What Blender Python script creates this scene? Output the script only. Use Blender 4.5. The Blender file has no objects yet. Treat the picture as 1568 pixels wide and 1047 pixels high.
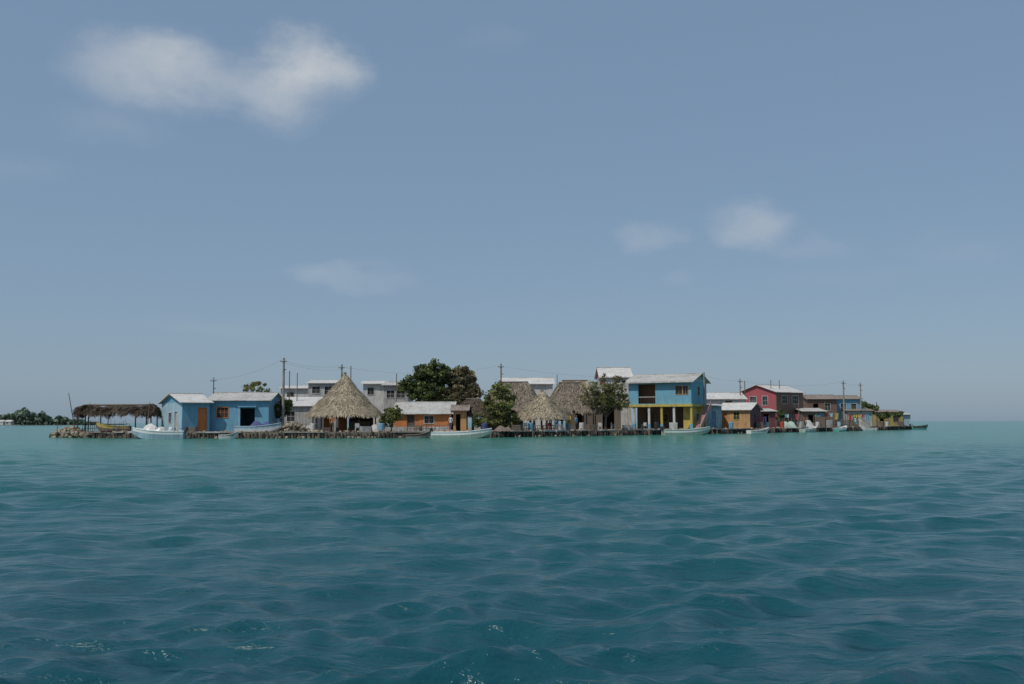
import bpy, math, random
import numpy as np
from mathutils import Vector, Matrix, Euler
random.seed(7); np.random.seed(7)
F=1524.4; H=1.6; GZ=0.6
def X(px,D): return (px-784)/F*D
def Zc(px,py,D): return H+((648-4*px/1568.0)-py)/F*D
def hz(px,py,D): return Zc(px,py,D)-GZ
scene=bpy.context.scene
col=scene.collection
# ------------------------------------------------------------------ materials
MATS={}
def newmat(name):
    m=bpy.data.materials.new(name); m.use_nodes=True
    nt=m.node_tree; b=nt.nodes['Principled BSDF']; return m,nt,b
def N(nt,t,**kw):
    n=nt.nodes.new(t)
    for k,v in kw.items(): setattr(n,k,v)
    return n
def c4(c,f=1.0): return (c[0]*f,c[1]*f,c[2]*f,1)
def paint(name,c,dirt=0.45,rough=0.8,dirtcol=(0.12,0.10,0.08),scale=1.0,bump=0.3):
    if name in MATS: return MATS[name]
    m,nt,b=newmat(name); L=nt.links
    tc=N(nt,'ShaderNodeTexCoord')
    n1=N(nt,'ShaderNodeTexNoise'); n1.inputs['Scale'].default_value=0.9*scale; n1.inputs['Detail'].default_value=8; n1.inputs['Roughness'].default_value=0.65
    L.new(tc.outputs['Object'],n1.inputs['Vector'])
    mp=N(nt,'ShaderNodeMapping'); mp.inputs['Scale'].default_value=(5*scale,5*scale,0.7*scale)
    L.new(tc.outputs['Object'],mp.inputs['Vector'])
    n2=N(nt,'ShaderNodeTexNoise'); n2.inputs['Scale'].default_value=1.0; n2.inputs['Detail'].default_value=6
    L.new(mp.outputs['Vector'],n2.inputs['Vector'])
    mu=N(nt,'ShaderNodeMath',operation='MULTIPLY'); L.new(n1.outputs['Fac'],mu.inputs[0]); L.new(n2.outputs['Fac'],mu.inputs[1])
    mr=N(nt,'ShaderNodeMapRange'); mr.inputs['From Min'].default_value=0.16; mr.inputs['From Max'].default_value=0.38
    mr.inputs['To Min'].default_value=0.05; mr.inputs['To Max'].default_value=min(1,dirt*1.3)
    L.new(mu.outputs[0],mr.inputs['Value'])
    mx=N(nt,'ShaderNodeMix',data_type='RGBA'); mx.inputs[6].default_value=c4(c); mx.inputs[7].default_value=c4(dirtcol)
    L.new(mr.outputs[0],mx.inputs[0]); L.new(mx.outputs[2],b.inputs['Base Color'])
    b.inputs['Roughness'].default_value=rough
    bp=N(nt,'ShaderNodeBump'); bp.inputs['Strength'].default_value=bump; bp.inputs['Distance'].default_value=0.03
    L.new(n2.outputs['Fac'],bp.inputs['Height']); L.new(bp.outputs[0],b.inputs['Normal'])
    MATS[name]=m; return m
def corrug(name,c,dirtcol=(0.16,0.11,0.08),dirt=0.5):
    if name in MATS: return MATS[name]
    m=paint(name,c,dirt,0.7,dirtcol,0.7,0.0); nt=m.node_tree; L=nt.links; b=nt.nodes['Principled BSDF']
    tc=N(nt,'ShaderNodeTexCoord'); w=N(nt,'ShaderNodeTexWave'); w.inputs['Scale'].default_value=2.0; w.bands_direction='X'
    L.new(tc.outputs['Object'],w.inputs['Vector'])
    bp=N(nt,'ShaderNodeBump'); bp.inputs['Strength'].default_value=0.7; bp.inputs['Distance'].default_value=0.05
    L.new(w.outputs['Fac'],bp.inputs['Height']); L.new(bp.outputs[0],b.inputs['Normal'])
    return m
def leafmat(name,c1,c2,transl=0.25,rough=0.6):
    if name in MATS: return MATS[name]
    m,nt,b=newmat(name); L=nt.links
    at=N(nt,'ShaderNodeAttribute'); at.attribute_name='v'
    mx=N(nt,'ShaderNodeMix',data_type='RGBA'); mx.inputs[6].default_value=c4(c1); mx.inputs[7].default_value=c4(c2)
    L.new(at.outputs['Fac'],mx.inputs[0]); L.new(mx.outputs[2],b.inputs['Base Color'])
    b.inputs['Roughness'].default_value=rough
    if transl>0:
        tr=N(nt,'ShaderNodeBsdfTranslucent'); L.new(mx.outputs[2],tr.inputs['Color'])
        ms=N(nt,'ShaderNodeMixShader'); ms.inputs[0].default_value=transl
        L.new(b.outputs[0],ms.inputs[1]); L.new(tr.outputs[0],ms.inputs[2])
        L.new(ms.outputs[0],nt.nodes['Material Output'].inputs['Surface'])
    MATS[name]=m; return m
# palette (albedos)
WHITE=paint('white_paint',(0.62,0.62,0.59),0.4)
BOATW=paint('boat_white_gelcoat',(0.80,0.80,0.78),0.12,0.4)
BLUE=paint('blue_paint',(0.14,0.38,0.53),0.3)
LBLUE=paint('light_blue_paint',(0.35,0.53,0.62),0.35)
ORANGE=paint('orange_paint',(0.60,0.20,0.05),0.32)
YELLOW=paint('yellow_paint',(0.53,0.42,0.09),0.4)
MUSTARD=paint('muted_mustard_paint',(0.40,0.33,0.11),0.5)  # duller, less saturated than the yellow paint
OCHRE=paint('ochre_paint',(0.54,0.31,0.13),0.4)
PINK=paint('pink_red_paint',(0.42,0.08,0.10),0.35)
MAROON=paint('maroon_paint',(0.15,0.03,0.045),0.4)
BRICK=paint('brown_brick',(0.20,0.11,0.08),0.5)
CONC=paint('concrete',(0.34,0.32,0.29),0.55)
GREYW=paint('grey_wall',(0.46,0.46,0.44),0.45)
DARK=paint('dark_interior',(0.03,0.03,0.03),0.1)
GLASS=paint('window_glass',(0.03,0.04,0.05),0.1,0.15,bump=0)
WOOD=paint('weathered_wood',(0.17,0.13,0.10),0.5)
DWOOD=paint('dark_wood',(0.07,0.05,0.04),0.4)
SALMON=paint('salmon_paint',(0.52,0.30,0.27),0.4)
TEAL=paint('teal_paint',(0.10,0.35,0.33),0.25)
PGREEN=paint('pale_green_paint',(0.38,0.50,0.42),0.3)
PURPLE=paint('blue_tarp',(0.045,0.06,0.20),0.3)
RED=paint('red_plastic',(0.42,0.05,0.03),0.2)
BLACK=paint('black_plastic',(0.02,0.02,0.022),0.1,0.5)
R_GREY=corrug('roof_fibre_cement',(0.52,0.51,0.48),(0.2,0.18,0.15),0.5)
R_WHITE=corrug('roof_white_sheet',(0.66,0.65,0.62),(0.26,0.22,0.18),0.45)
R_RUST=corrug('roof_rusty_sheet',(0.30,0.26,0.22),(0.14,0.08,0.05),0.8)
THATCH=leafmat('thatch_straw',(0.14,0.115,0.08),(0.56,0.47,0.33),0.05,0.9)
THATCHG=leafmat('thatch_grey',(0.09,0.075,0.058),(0.34,0.28,0.21),0.05,0.9)
THATCHB=leafmat('palm_frond_dry',(0.04,0.03,0.022),(0.17,0.125,0.085),0.1,0.9)
LEAFG=leafmat('leaf_green',(0.02,0.04,0.010),(0.15,0.19,0.05),0.3)
LEAFO=leafmat('leaf_olive',(0.05,0.068,0.018),(0.32,0.33,0.11),0.38)
LEAFB=leafmat('leaf_brown',(0.07,0.062,0.035),(0.33,0.28,0.15),0.35)
LEAFD=leafmat('leaf_distant_hazed',(0.06,0.095,0.065),(0.12,0.17,0.11),0.1)  # greyed, bluish green: aerial haze put into the leaf colour
STONE=leafmat('coral_stone',(0.07,0.055,0.04),(0.36,0.30,0.22),0,0.95)
PILE=leafmat('sea_wall_piles',(0.014,0.012,0.010),(0.11,0.09,0.07),0,0.95)
BARK=paint('bark',(0.13,0.10,0.075),0.5,0.95)
# ------------------------------------------------------------------ mesh tools
def npmesh(name,verts,quads,mat,vattr=None,smooth=False,parent=None,tri=False):
    verts=np.asarray(verts,dtype=np.float32); quads=np.asarray(quads,dtype=np.int32)
    me=bpy.data.meshes.new(name); k=quads.shape[1]
    me.vertices.add(len(verts)); me.vertices.foreach_set('co',verts.ravel())
    me.loops.add(quads.size); me.loops.foreach_set('vertex_index',quads.ravel())
    me.polygons.add(len(quads)); me.polygons.foreach_set('loop_start',np.arange(0,quads.size,k,dtype=np.int32))
    try: me.polygons.foreach_set('loop_total',np.full(len(quads),k,dtype=np.int32))
    except Exception: pass
    if smooth: me.polygons.foreach_set('use_smooth',np.ones(len(quads),dtype=bool))
    me.update(calc_edges=True); me.validate()
    if vattr is not None:
        a=me.attributes.new('v','FLOAT','POINT'); a.data.foreach_set('value',np.asarray(vattr,dtype=np.float32))
    me.materials.append(mat)
    ob=bpy.data.objects.new(name,me); col.objects.link(ob)
    if parent: ob.parent=parent
    return ob
class G:
    def __init__(s,name,loc=(0,0,0),rot=0):
        s.e=bpy.data.objects.new(name,None); s.e.location=loc; s.e.rotation_euler=(0,0,rot); s.e.empty_display_size=0.3
        col.objects.link(s.e); s.p={}
    def mesh(s,part,mat,verts,faces):
        if part not in s.p: s.p[part]=([],[],[],[])
        V,Fc,MI,MM=s.p[part]
        if mat not in MM: MM.append(mat)
        o=len(V); V.extend([tuple(v) for v in verts]); Fc.extend([tuple(i+o for i in f) for f in faces]); MI.extend([MM.index(mat)]*len(faces))
    def box(s,part,mat,x0,x1,y0,y1,z0,z1):
        v=[(x0,y0,z0),(x1,y0,z0),(x1,y1,z0),(x0,y1,z0),(x0,y0,z1),(x1,y0,z1),(x1,y1,z1),(x0,y1,z1)]
        s.mesh(part,mat,v,BF)
    def obox(s,part,mat,p,d,s0,s1,t0,t1,z0,z1):
        n=(-d[1],d[0]); q=lambda a,b,z:(p[0]+d[0]*a+n[0]*b,p[1]+d[1]*a+n[1]*b,z)
        s.mesh(part,mat,[q(s0,t0,z0),q(s1,t0,z0),q(s1,t1,z0),q(s0,t1,z0),q(s0,t0,z1),q(s1,t0,z1),q(s1,t1,z1),q(s0,t1,z1)],BF)
    def tube(s,part,mat,p0,p1,r0,r1,n=7):
        p0=Vector(p0);p1=Vector(p1); d=(p1-p0).normalized(); a=d.orthogonal().normalized(); b=d.cross(a)
        v=[];f=[]
        for p,r in((p0,r0),(p1,r1)):
            for i in range(n):
                t=2*math.pi*i/n; v.append(p+a*math.cos(t)*r+b*math.sin(t)*r)
        for i in range(n): f.append((i,(i+1)%n,n+(i+1)%n,n+i))
        f.append(tuple(range(n))[::-1]); f.append(tuple(range(n,2*n)))
        s.mesh(part,mat,v,f)
    def wall(s,part,mat,p0,p1,h,th=0.15,ops=(),z0=0.0):
        L=math.hypot(p1[0]-p0[0],p1[1]-p0[1]); d=((p1[0]-p0[0])/L,(p1[1]-p0[1])/L)
        xs=sorted({0,L}|{min(max(o[0],0),L) for o in ops}|{min(max(o[1],0),L) for o in ops}); zs=sorted({z0,h}|{o[2] for o in ops}|{o[3] for o in ops})
        for i in range(len(xs)-1):
            for j in range(len(zs)-1):
                cx=(xs[i]+xs[i+1])/2; cz=(zs[j]+zs[j+1])/2
                if any(o[0]<cx<o[1] and o[2]<cz<o[3] for o in ops): continue
                s.obox(part,mat,p0,d,xs[i],xs[i+1],0,th,zs[j],zs[j+1])
        for o in ops:
            a,b,c,e,ty,fm,pm=o; fw=0.07
            if ty!='open' and fm:
                for q in((a-fw,a,c-(fw if ty=='win' else 0),e+fw),(b,b+fw,c-(fw if ty=='win' else 0),e+fw),(a,b,e,e+fw)):
                    s.obox('frames',fm,p0,d,q[0],q[1],-0.03,0.03,q[2],q[3])
                if ty=='win': s.obox('frames',fm,p0,d,a,b,-0.05,0.03,c-fw,c)
            if ty=='win':
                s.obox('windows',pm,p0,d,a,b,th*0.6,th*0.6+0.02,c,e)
                n=max(2,int((b-a)/0.35))
                for i in range(1,n): 
                    x=a+(b-a)*i/n; s.obox('window_bars',fm,p0,d,x-0.015,x+0.015,0.04,0.06,c,e)
                s.obox('window_bars',fm,p0,d,a,b,0.061,0.08,(c+e)/2-0.015,(c+e)/2+0.015)
            if ty=='door':
                s.obox('door',pm,p0,d,a,b,th*0.5,th*0.5+0.04,c,e)
                s.obox('door',fm,p0,d,a+0.1,b-0.1,th*0.5-0.02,th*0.5,c+(e-c)*0.48,c+(e-c)*0.52)
    def fin(s):
        for k,(V,Fc,MI,MM) in s.p.items():
            me=bpy.data.meshes.new(k); me.from_pydata(V,[],Fc); me.update()
            for m in MM: me.materials.append(m)
            me.polygons.foreach_set('material_index',MI)
            ob=bpy.data.objects.new(k,me); col.objects.link(ob); ob.parent=s.e
        return s.e
BF=[(0,3,2,1),(4,5,6,7),(0,1,5,4),(1,2,6,5),(2,3,7,6),(3,0,4,7)]
def solve(px0,D0,th,px1):
    k=(px1-784)/F; x0=X(px0,D0); return (k*D0-x0)/(math.cos(th)-k*math.sin(th))
def gable_roof(g,L,W,h,rise,mat,wmat,o=0.35,ox=None,th=0.15):
    ox=o if ox is None else ox
    sl=rise/(W/2); t=0.07; z=h+0.012
    n=max(2,int(L/1.1))
    for sgn in(0,1):
        y0,y1=((-o,W/2) if sgn==0 else (W+o,W/2)); ze=z-sl*o; zr=z+rise
        xs=np.linspace(-ox,L+ox,n+1)
        for i in range(n):
            a,b=xs[i],xs[i+1]; dz=random.uniform(0,0.02); e=random.uniform(-0.05,0.05); s_=1 if sgn else -1
            v=[(a,y0+e*s_,ze+dz),(b,y0+e*s_,ze+dz),(b,y1,zr+dz),(a,y1,zr+dz)]; v+=[(p[0],p[1],p[2]+t) for p in v]
            g.mesh('roof',mat,v,BF)
    g.box('ridge_cap',mat,-ox-0.02,L+ox+0.02,W/2-0.16,W/2+0.16,z+rise+0.02,z+rise+0.12)
    for x in(0,L-th):
        v=[(x,0.02,h+0.003),(x,W-0.02,h+0.003),(x,W/2,h+rise-0.02),(x+th,0.02,h+0.003),(x+th,W-0.02,h+0.003),(x+th,W/2,h+rise-0.02)]
        g.mesh('gables',wmat,v,[(0,1,2),(3,5,4),(0,3,4,1),(1,4,5,2),(2,5,3,0)])
def shed_roof(g,L,W,h0,h1,mat,o=0.35,ox=0.3):
    n=max(2,int(L/1.1)); xs=np.linspace(-ox,L+ox,n+1); sl=(h1-h0)/W
    for i in range(n):
        dz=random.uniform(0,0.025); a,b=xs[i],xs[i+1]; e=random.uniform(-0.08,0.08)
        v=[(a,-o+e,h0-sl*o+dz),(b,-o+e,h0-sl*o+dz),(b,W+o,h1+sl*o+dz),(a,W+o,h1+sl*o+dz)]; v+=[(p[0],p[1],p[2]+0.06) for p in v]
        g.mesh('roof',mat,v,BF)
def house(name,a,thd,pxo,W,eave,rise,wm,rm,ops=(),anchor='l',gm=None,lops=(),rops=(),roof='gable',lm=None,rmside=None,o=0.35,plinth=None):
    th=math.radians(thd)
    if anchor=='l':
        x0,y0=X(*a),a[1]; L=solve(a[0],a[1],th,pxo)
    else:
        t=-solve(a[0],a[1],th,pxo); L=t; x0=X(*a)-math.cos(th)*L; y0=a[1]-math.sin(th)*L
    g=G(name,(x0,y0,GZ),th)
    pxc=784+x0/y0*F
    h=hz(a[0],eave,a[1])
    sx=lambda px: solve(pxc,y0,th,px)
    O=[]
    for q in ops:
        D=y0+math.sin(th)*sx(q[0]); O.append((sx(q[0]),sx(q[1]),max(0,hz(q[0],q[3],D)) if q[4]=='win' else 0,min(h-0.12,hz(q[0],q[2],D)),q[4],q[5],q[6]))
    g.wall('walls',wm,(0,0),(L,0),h,0.15,O)
    g.wall('walls',rmside or wm,(L,0.15),(L,W-0.15),h,0.15,rops)
    g.wall('walls',wm,(L,W),(0,W),h,0.15)
    g.wall('walls',lm or wm,(0,W-0.15),(0,0.15),h,0.15,lops)
    g.box('floor',CONC,-0.1,L+0.1,-0.1,W+0.1,-0.12,0.06)
    if plinth: g.box('plinth',plinth,0.0,L,-0.02,-0.001,0.06,0.5)
    if roof=='gable': gable_roof(g,L,W,h,rise,rm,gm or wm,o)
    else:
        shed_roof(g,L,W,h+0.02,h+rise,rm,o)
        for x in(0,L-0.15):
            v=[(x,0.02,h),(x,W-0.02,h),(x,W-0.02,h+rise-0.02)]; v+=[(p[0]+0.15,p[1],p[2]) for p in v]
            g.mesh('gables',gm or wm,v,[(0,1,2),(3,5,4),(0,3,4,1),(1,4,5,2),(2,5,3,0)])
        g.box('walls',wm,0.15,L-0.15,W-0.15,W-0.01,h+0.002,h+rise-0.03)
    return g,L,h
# ------------------------------------------------------------------ foliage
def quads_from(centers,u,v):
    n=len(centers); V=np.empty((n,4,3)); V[:,0]=centers-u-v; V[:,1]=centers+u-v; V[:,2]=centers+u+v; V[:,3]=centers-u+v
    return V.reshape(-1,3), np.arange(4*n).reshape(-1,4)
def rnd_unit(n):
    a=np.random.normal(size=(n,3)); return a/np.linalg.norm(a,axis=1)[:,None]
def crown(parent,blobs,nsub,nleaf,size,mat,subr=0.55,name='foliage'):
    C=[];A=[]
    tot=sum(b[3]*b[5] for b in blobs)
    for b in blobs:
        k=max(4,int(nsub*b[3]*b[5]/tot)); d=rnd_unit(k); r=(0.35+0.65*np.random.rand(k)**0.5)*np.random.uniform(0.85,1.12,k)
        cc=np.array(b[:3])+d*r[:,None]*np.array(b[3:6])
        for c in cc:
            m=int(nleaf*random.uniform(0.4,1.5)); sr=subr*random.uniform(0.5,1.3)
            C.append(c+rnd_unit(m)*(np.random.rand(m)**0.5)[:,None]*sr*np.array([1,1,0.75])); A.append(np.clip(random.random()*0.75+np.random.rand(m)*0.3,0,1))
    C=np.concatenate(C);A=np.concatenate(A);n=len(C)
    u=rnd_unit(n); w=np.cross(u,rnd_unit(n)); w/=np.linalg.norm(w,axis=1)[:,None]
    s=size*np.random.uniform(0.6,1.3,n)[:,None]
    V,Q=quads_from(C,u*s*0.62,w*s*0.38)
    return npmesh(name,V,Q,mat,np.repeat(A,4),parent=parent)
def tree(name,px,D,pb,blobs,nsub,nleaf,size,mat,subr=0.55,tr=0.16,mat2=None,blobs2=None):
    x0=X(px,D); g=G(name,(x0,D,GZ)); B=[]
    conv=lambda b:(X(b[0],D+b[4])-x0,b[4],Zc(b[0],b[1],D+b[4])-GZ,b[2]/F*D,b[2]/F*D*0.9,b[3]/F*D)
    B=[conv(b) for b in blobs]; B2=[conv(b) for b in (blobs2 or [])]
    allb=B+B2; zc=min(b[2]-b[5]*0.5 for b in allb); zc=max(zc,0.8)
    fork=Vector((random.uniform(-.2,.2),random.uniform(-.1,.1),zc*0.6))
    g.tube('trunk',BARK,(0,0,-0.05),fork,tr*1.3,tr,9)
    for b in allb:
        c=Vector(b[:3]); mid=fork.lerp(c,0.5)+Vector((random.uniform(-.3,.3),random.uniform(-.3,.3),-0.1))
        g.tube('limbs',BARK,fork,mid,tr*0.7,tr*0.45); g.tube('limbs',BARK,mid,c,tr*0.45,tr*0.2)
        for k in range(7):
            d=Vector(rnd_unit(1)[0]); e=c+Vector((d.x*b[3],d.y*b[4],abs(d.z)*b[5]*0.9 if k<5 else d.z*b[5]))*0.9
            g.tube('branches',BARK,mid.lerp(c,random.random()),e,tr*0.22,tr*0.07,5)
    e=g.fin(); crown(e,B,nsub,nleaf,size,mat,subr)
    if B2: crown(e,B2,nsub,nleaf,size,mat2,subr,'foliage_dry')
    return e
# ------------------------------------------------------------------ thatch
def thatch(name,px,D,rx,ry,ridge,ze,za,mat,nbl=6000,posts=8,ragged=0.25,rot=0,bow=0.0,postz=True,blen=0.55,extra=None,wscale=1.0):
    g=G(name,(X(px,D),D,GZ),math.radians(rot))
    ze-=GZ; za-=GZ
    def S(a,s):
        ca,sa=np.cos(a),np.sin(a)
        ex=rx*np.sign(ca)*np.abs(ca)**(0.6 if ridge>0 else 1); ey=ry*np.sign(sa)*np.abs(sa)**(0.6 if ridge>0 else 1)
        rxp=np.clip(ca*2.5,-1,1)*ridge
        x=rxp+(ex-rxp)*s; y=ey*s
        wob=0.05*np.sin(a*7+3)+0.04*np.sin(a*13+s*5)
        z=za+(ze-za)*(s**(1-bow))+wob*s*2*ragged+0.12*ragged*np.sin(x*1.7+1)+0.1*ragged*np.sin(x*3.9)
        return np.stack([x,y,z],-1)
    na,ns=64,10
    a=np.linspace(0,2*np.pi,na,endpoint=False); s=np.linspace(0.01,1,ns)
    AA,SS=np.meshgrid(a,s,indexing='ij'); P=S(AA,SS).reshape(-1,3)
    idx=lambda i,j:(i%na)*ns+j
    Q=[(idx(i,j),idx(i,j+1),idx(i+1,j+1),idx(i+1,j)) for i in range(na) for j in range(ns-1)]
    e=g.e
    npmesh('roof_underlayer',P-np.array([0,0,0.05]),Q,mat,np.random.rand(len(P))*0.3,parent=e)
    n=nbl; aa=np.random.rand(n)*2*np.pi; ss=np.sqrt(np.random.rand(n))*1.0; ss=np.clip(ss,0.02,1.02)
    p=S(aa,ss); q=S(aa,ss+0.03)-p; q/=np.linalg.norm(q,axis=1)[:,None]+1e-9
    tang=S(aa+0.02,ss)-p; tang/=np.linalg.norm(tang,axis=1)[:,None]+1e-9
    nor=np.cross(q,tang); nor*=np.sign(nor[:,2:3]+1e-6)
    q=q+tang*np.random.normal(0,0.18,n)[:,None]+np.array([0,0,-1])*(ss[:,None]**6)*ragged*1.2+np.random.normal(0,0.05+0.1*ragged,(n,3))
    q/=np.linalg.norm(q,axis=1)[:,None]
    ln=blen*np.random.uniform(0.5,1.4,n)[:,None]; w=np.random.uniform(0.025,0.07,n)[:,None]*wscale
    base=p+nor*np.random.uniform(0.0,0.05,n)[:,None]; tip=p+q*ln+nor*np.random.uniform(0.02,0.12+0.2*ragged*ragged,n)[:,None]
    V=np.stack([base-tang*w,base+tang*w,tip+tang*w*0.5,tip-tang*w*0.5],1).reshape(-1,3)
    band=0.5+0.5*np.sin(ss*26)
    clump=0.5+0.5*np.sin(aa*9+ss*7)*np.sin(aa*23-ss*11)
    v=np.clip(np.random.rand(n)*0.55+band*0.2+clump*0.3,0,1)
    npmesh('straw',V,np.arange(4*n).reshape(-1,4),mat,np.repeat(v,4),parent=e)
    for i in range(posts):
        t=2*math.pi*(i+0.5)/posts; pp=S(np.array(t),np.array(0.86)); 
        g.tube('posts',DWOOD,(pp[0],pp[1],-0.03),(pp[0]*0.99,pp[1]*0.99,pp[2]+0.02),0.075,0.065)
    for i in range(posts):
        t0=2*math.pi*(i+0.5)/posts;t1=2*math.pi*(i+1.5)/posts; p0=S(np.array(t0),np.array(0.86));p1=S(np.array(t1),np.array(0.86))
        g.tube('ring_beam',DWOOD,p0-np.array([0,0,0.1]),p1-np.array([0,0,0.1]),0.05,0.05,5)
    g.tube('crest',WOOD,(-max(ridge,0.15),0,za),(max(ridge,0.15),0,za+0.02),0.1,0.1)
    if extra: extra(g)
    g.fin(); return g
# ------------------------------------------------------------------ WATER
def build_water():
    r=[0.5]
    while r[-1]<5: r.append(r[-1]*1.03)
    while r[-1]<350: r.append(r[-1]*1.0054)
    while r[-1]<30000: r.append(r[-1]*1.09)
    r=np.array(r)
    a=np.concatenate([np.linspace(-math.pi,-0.62,50,endpoint=False),np.linspace(-0.62,0.62,1050),np.linspace(0.62,math.pi,51)[1:-1]])
    R,A=np.meshgrid(r,a,indexing='ij'); x=R*np.sin(A); y=R*np.cos(A)-1.5; z=np.zeros_like(x); dx=np.zeros_like(x); dy=np.zeros_like(x)
    rs=np.random.RandomState(11)
    sp=np.maximum(R*0.0054,R*0.0012)
    env=0.88+0.22*np.sin(x*0.33+y*0.17+1.0)*np.sin(y*0.29-x*0.15)+0.16*np.sin(x*0.71-y*0.53)
    for i in range(150):
        lam=0.17*(15**rs.rand())
        th=rs.normal(math.radians(-78),math.radians(34)); k=2*math.pi/lam
        amp=0.0050*lam**0.9*rs.uniform(0.5,1.4)
        if lam>1.4: amp*=0.8
        ph=rs.rand()*6.283
        wgt=np.clip((lam/sp-3)/4,0,1)*np.clip(1.15-R/600,0,1)
        cx,cy=math.cos(th),math.sin(th)
        arg=k*(x*cx+y*cy)+ph+0.7*np.sin(0.9*x*cy-1.0*y*cx+i)
        s=np.sin(arg)*amp*wgt*env; c=np.cos(arg)*amp*wgt*env
        z+=s; dx+=c*cx*0.75; dy+=c*cy*0.75
    V=np.stack([x+dx,y+dy,z],-1).reshape(-1,3)
    nr,na=len(r),len(a)
    i=np.arange(nr-1)[:,None]; j=np.arange(na)[None,:]; jn=(j+1)%na
    Q=np.stack([i*na+j,i*na+jn,(i+1)*na+jn,(i+1)*na+j],-1).reshape(-1,4)[:,::-1]
    m,nt,b=newmat('sea_water'); L=nt.links
    geo=N(nt,'ShaderNodeNewGeometry'); sep=N(nt,'ShaderNodeSeparateXYZ'); L.new(geo.outputs['Position'],sep.inputs[0])
    mpn=N(nt,'ShaderNodeMapping'); mpn.inputs['Scale'].default_value=(0.02,0.06,0); L.new(geo.outputs['Position'],mpn.inputs['Vector'])
    nz=N(nt,'ShaderNodeTexNoise'); nz.inputs['Scale'].default_value=1; nz.inputs['Detail'].default_value=5; L.new(mpn.outputs[0],nz.inputs['Vector'])
    sx=N(nt,'ShaderNodeMath',operation='MULTIPLY_ADD'); sx.inputs[1].default_value=-0.35; L.new(sep.outputs['X'],sx.inputs[0]); L.new(sep.outputs['Y'],sx.inputs[2])
    sn=N(nt,'ShaderNodeMath',operation='MULTIPLY_ADD'); sn.inputs[1].default_value=45; L.new(nz.outputs['Fac'],sn.inputs[0]); L.new(sx.outputs[0],sn.inputs[2])
    rp=N(nt,'ShaderNodeMapRange'); rp.inputs['From Min'].default_value=22; rp.inputs['From Max'].default_value=98; L.new(sn.outputs[0],rp.inputs['Value'])
    cr=N(nt,'ShaderNodeValToRGB'); L.new(rp.outputs[0],cr.inputs[0])
    e=cr.color_ramp.elements; e[0].position=0; e[0].color=(0.006,0.058,0.080,1); e[1].position=1; e[1].color=(0.024,0.165,0.120,1)
    k=e.new(0.35); k.color=(0.008,0.092,0.098,1)
    L.new(cr.outputs[0],b.inputs['Base Color'])
    b.inputs['Roughness'].default_value=0.16; b.inputs['IOR'].default_value=1.33
    mp=N(nt,'ShaderNodeMapping'); mp.inputs['Scale'].default_value=(3.2,5.2,1); mp.inputs['Rotation'].default_value=(0,0,0.2); L.new(geo.outputs['Position'],mp.inputs['Vector'])
    n1=N(nt,'ShaderNodeTexNoise'); n1.inputs['Scale'].default_value=1.0; n1.inputs['Detail'].default_value=6; n1.inputs['Roughness'].default_value=0.6; L.new(mp.outputs[0],n1.inputs['Vector'])
    bp=N(nt,'ShaderNodeBump'); bp.inputs['Strength'].default_value=1.0; bp.inputs['Distance'].default_value=0.06; L.new(n1.outputs['Fac'],bp.inputs['Height'])
    mp2=N(nt,'ShaderNodeMapping'); mp2.inputs['Scale'].default_value=(0.6,1.6,1); mp2.inputs['Rotation'].default_value=(0,0,-0.15); L.new(geo.outputs['Position'],mp2.inputs['Vector'])
    n2=N(nt,'ShaderNodeTexNoise'); n2.inputs['Scale'].default_value=1.0; n2.inputs['Detail'].default_value=4; L.new(mp2.outputs[0],n2.inputs['Vector'])
    bp2=N(nt,'ShaderNodeBump'); bp2.inputs['Strength'].default_value=1.0; bp2.inputs['Distance'].default_value=0.20; L.new(n2.outputs['Fac'],bp2.inputs['Height']); L.new(bp.outputs[0],bp2.inputs['Normal'])
    L.new(bp2.outputs[0],b.inputs['Normal'])
    npmesh('sea_water',V,Q,m,smooth=True)
build_water()
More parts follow.
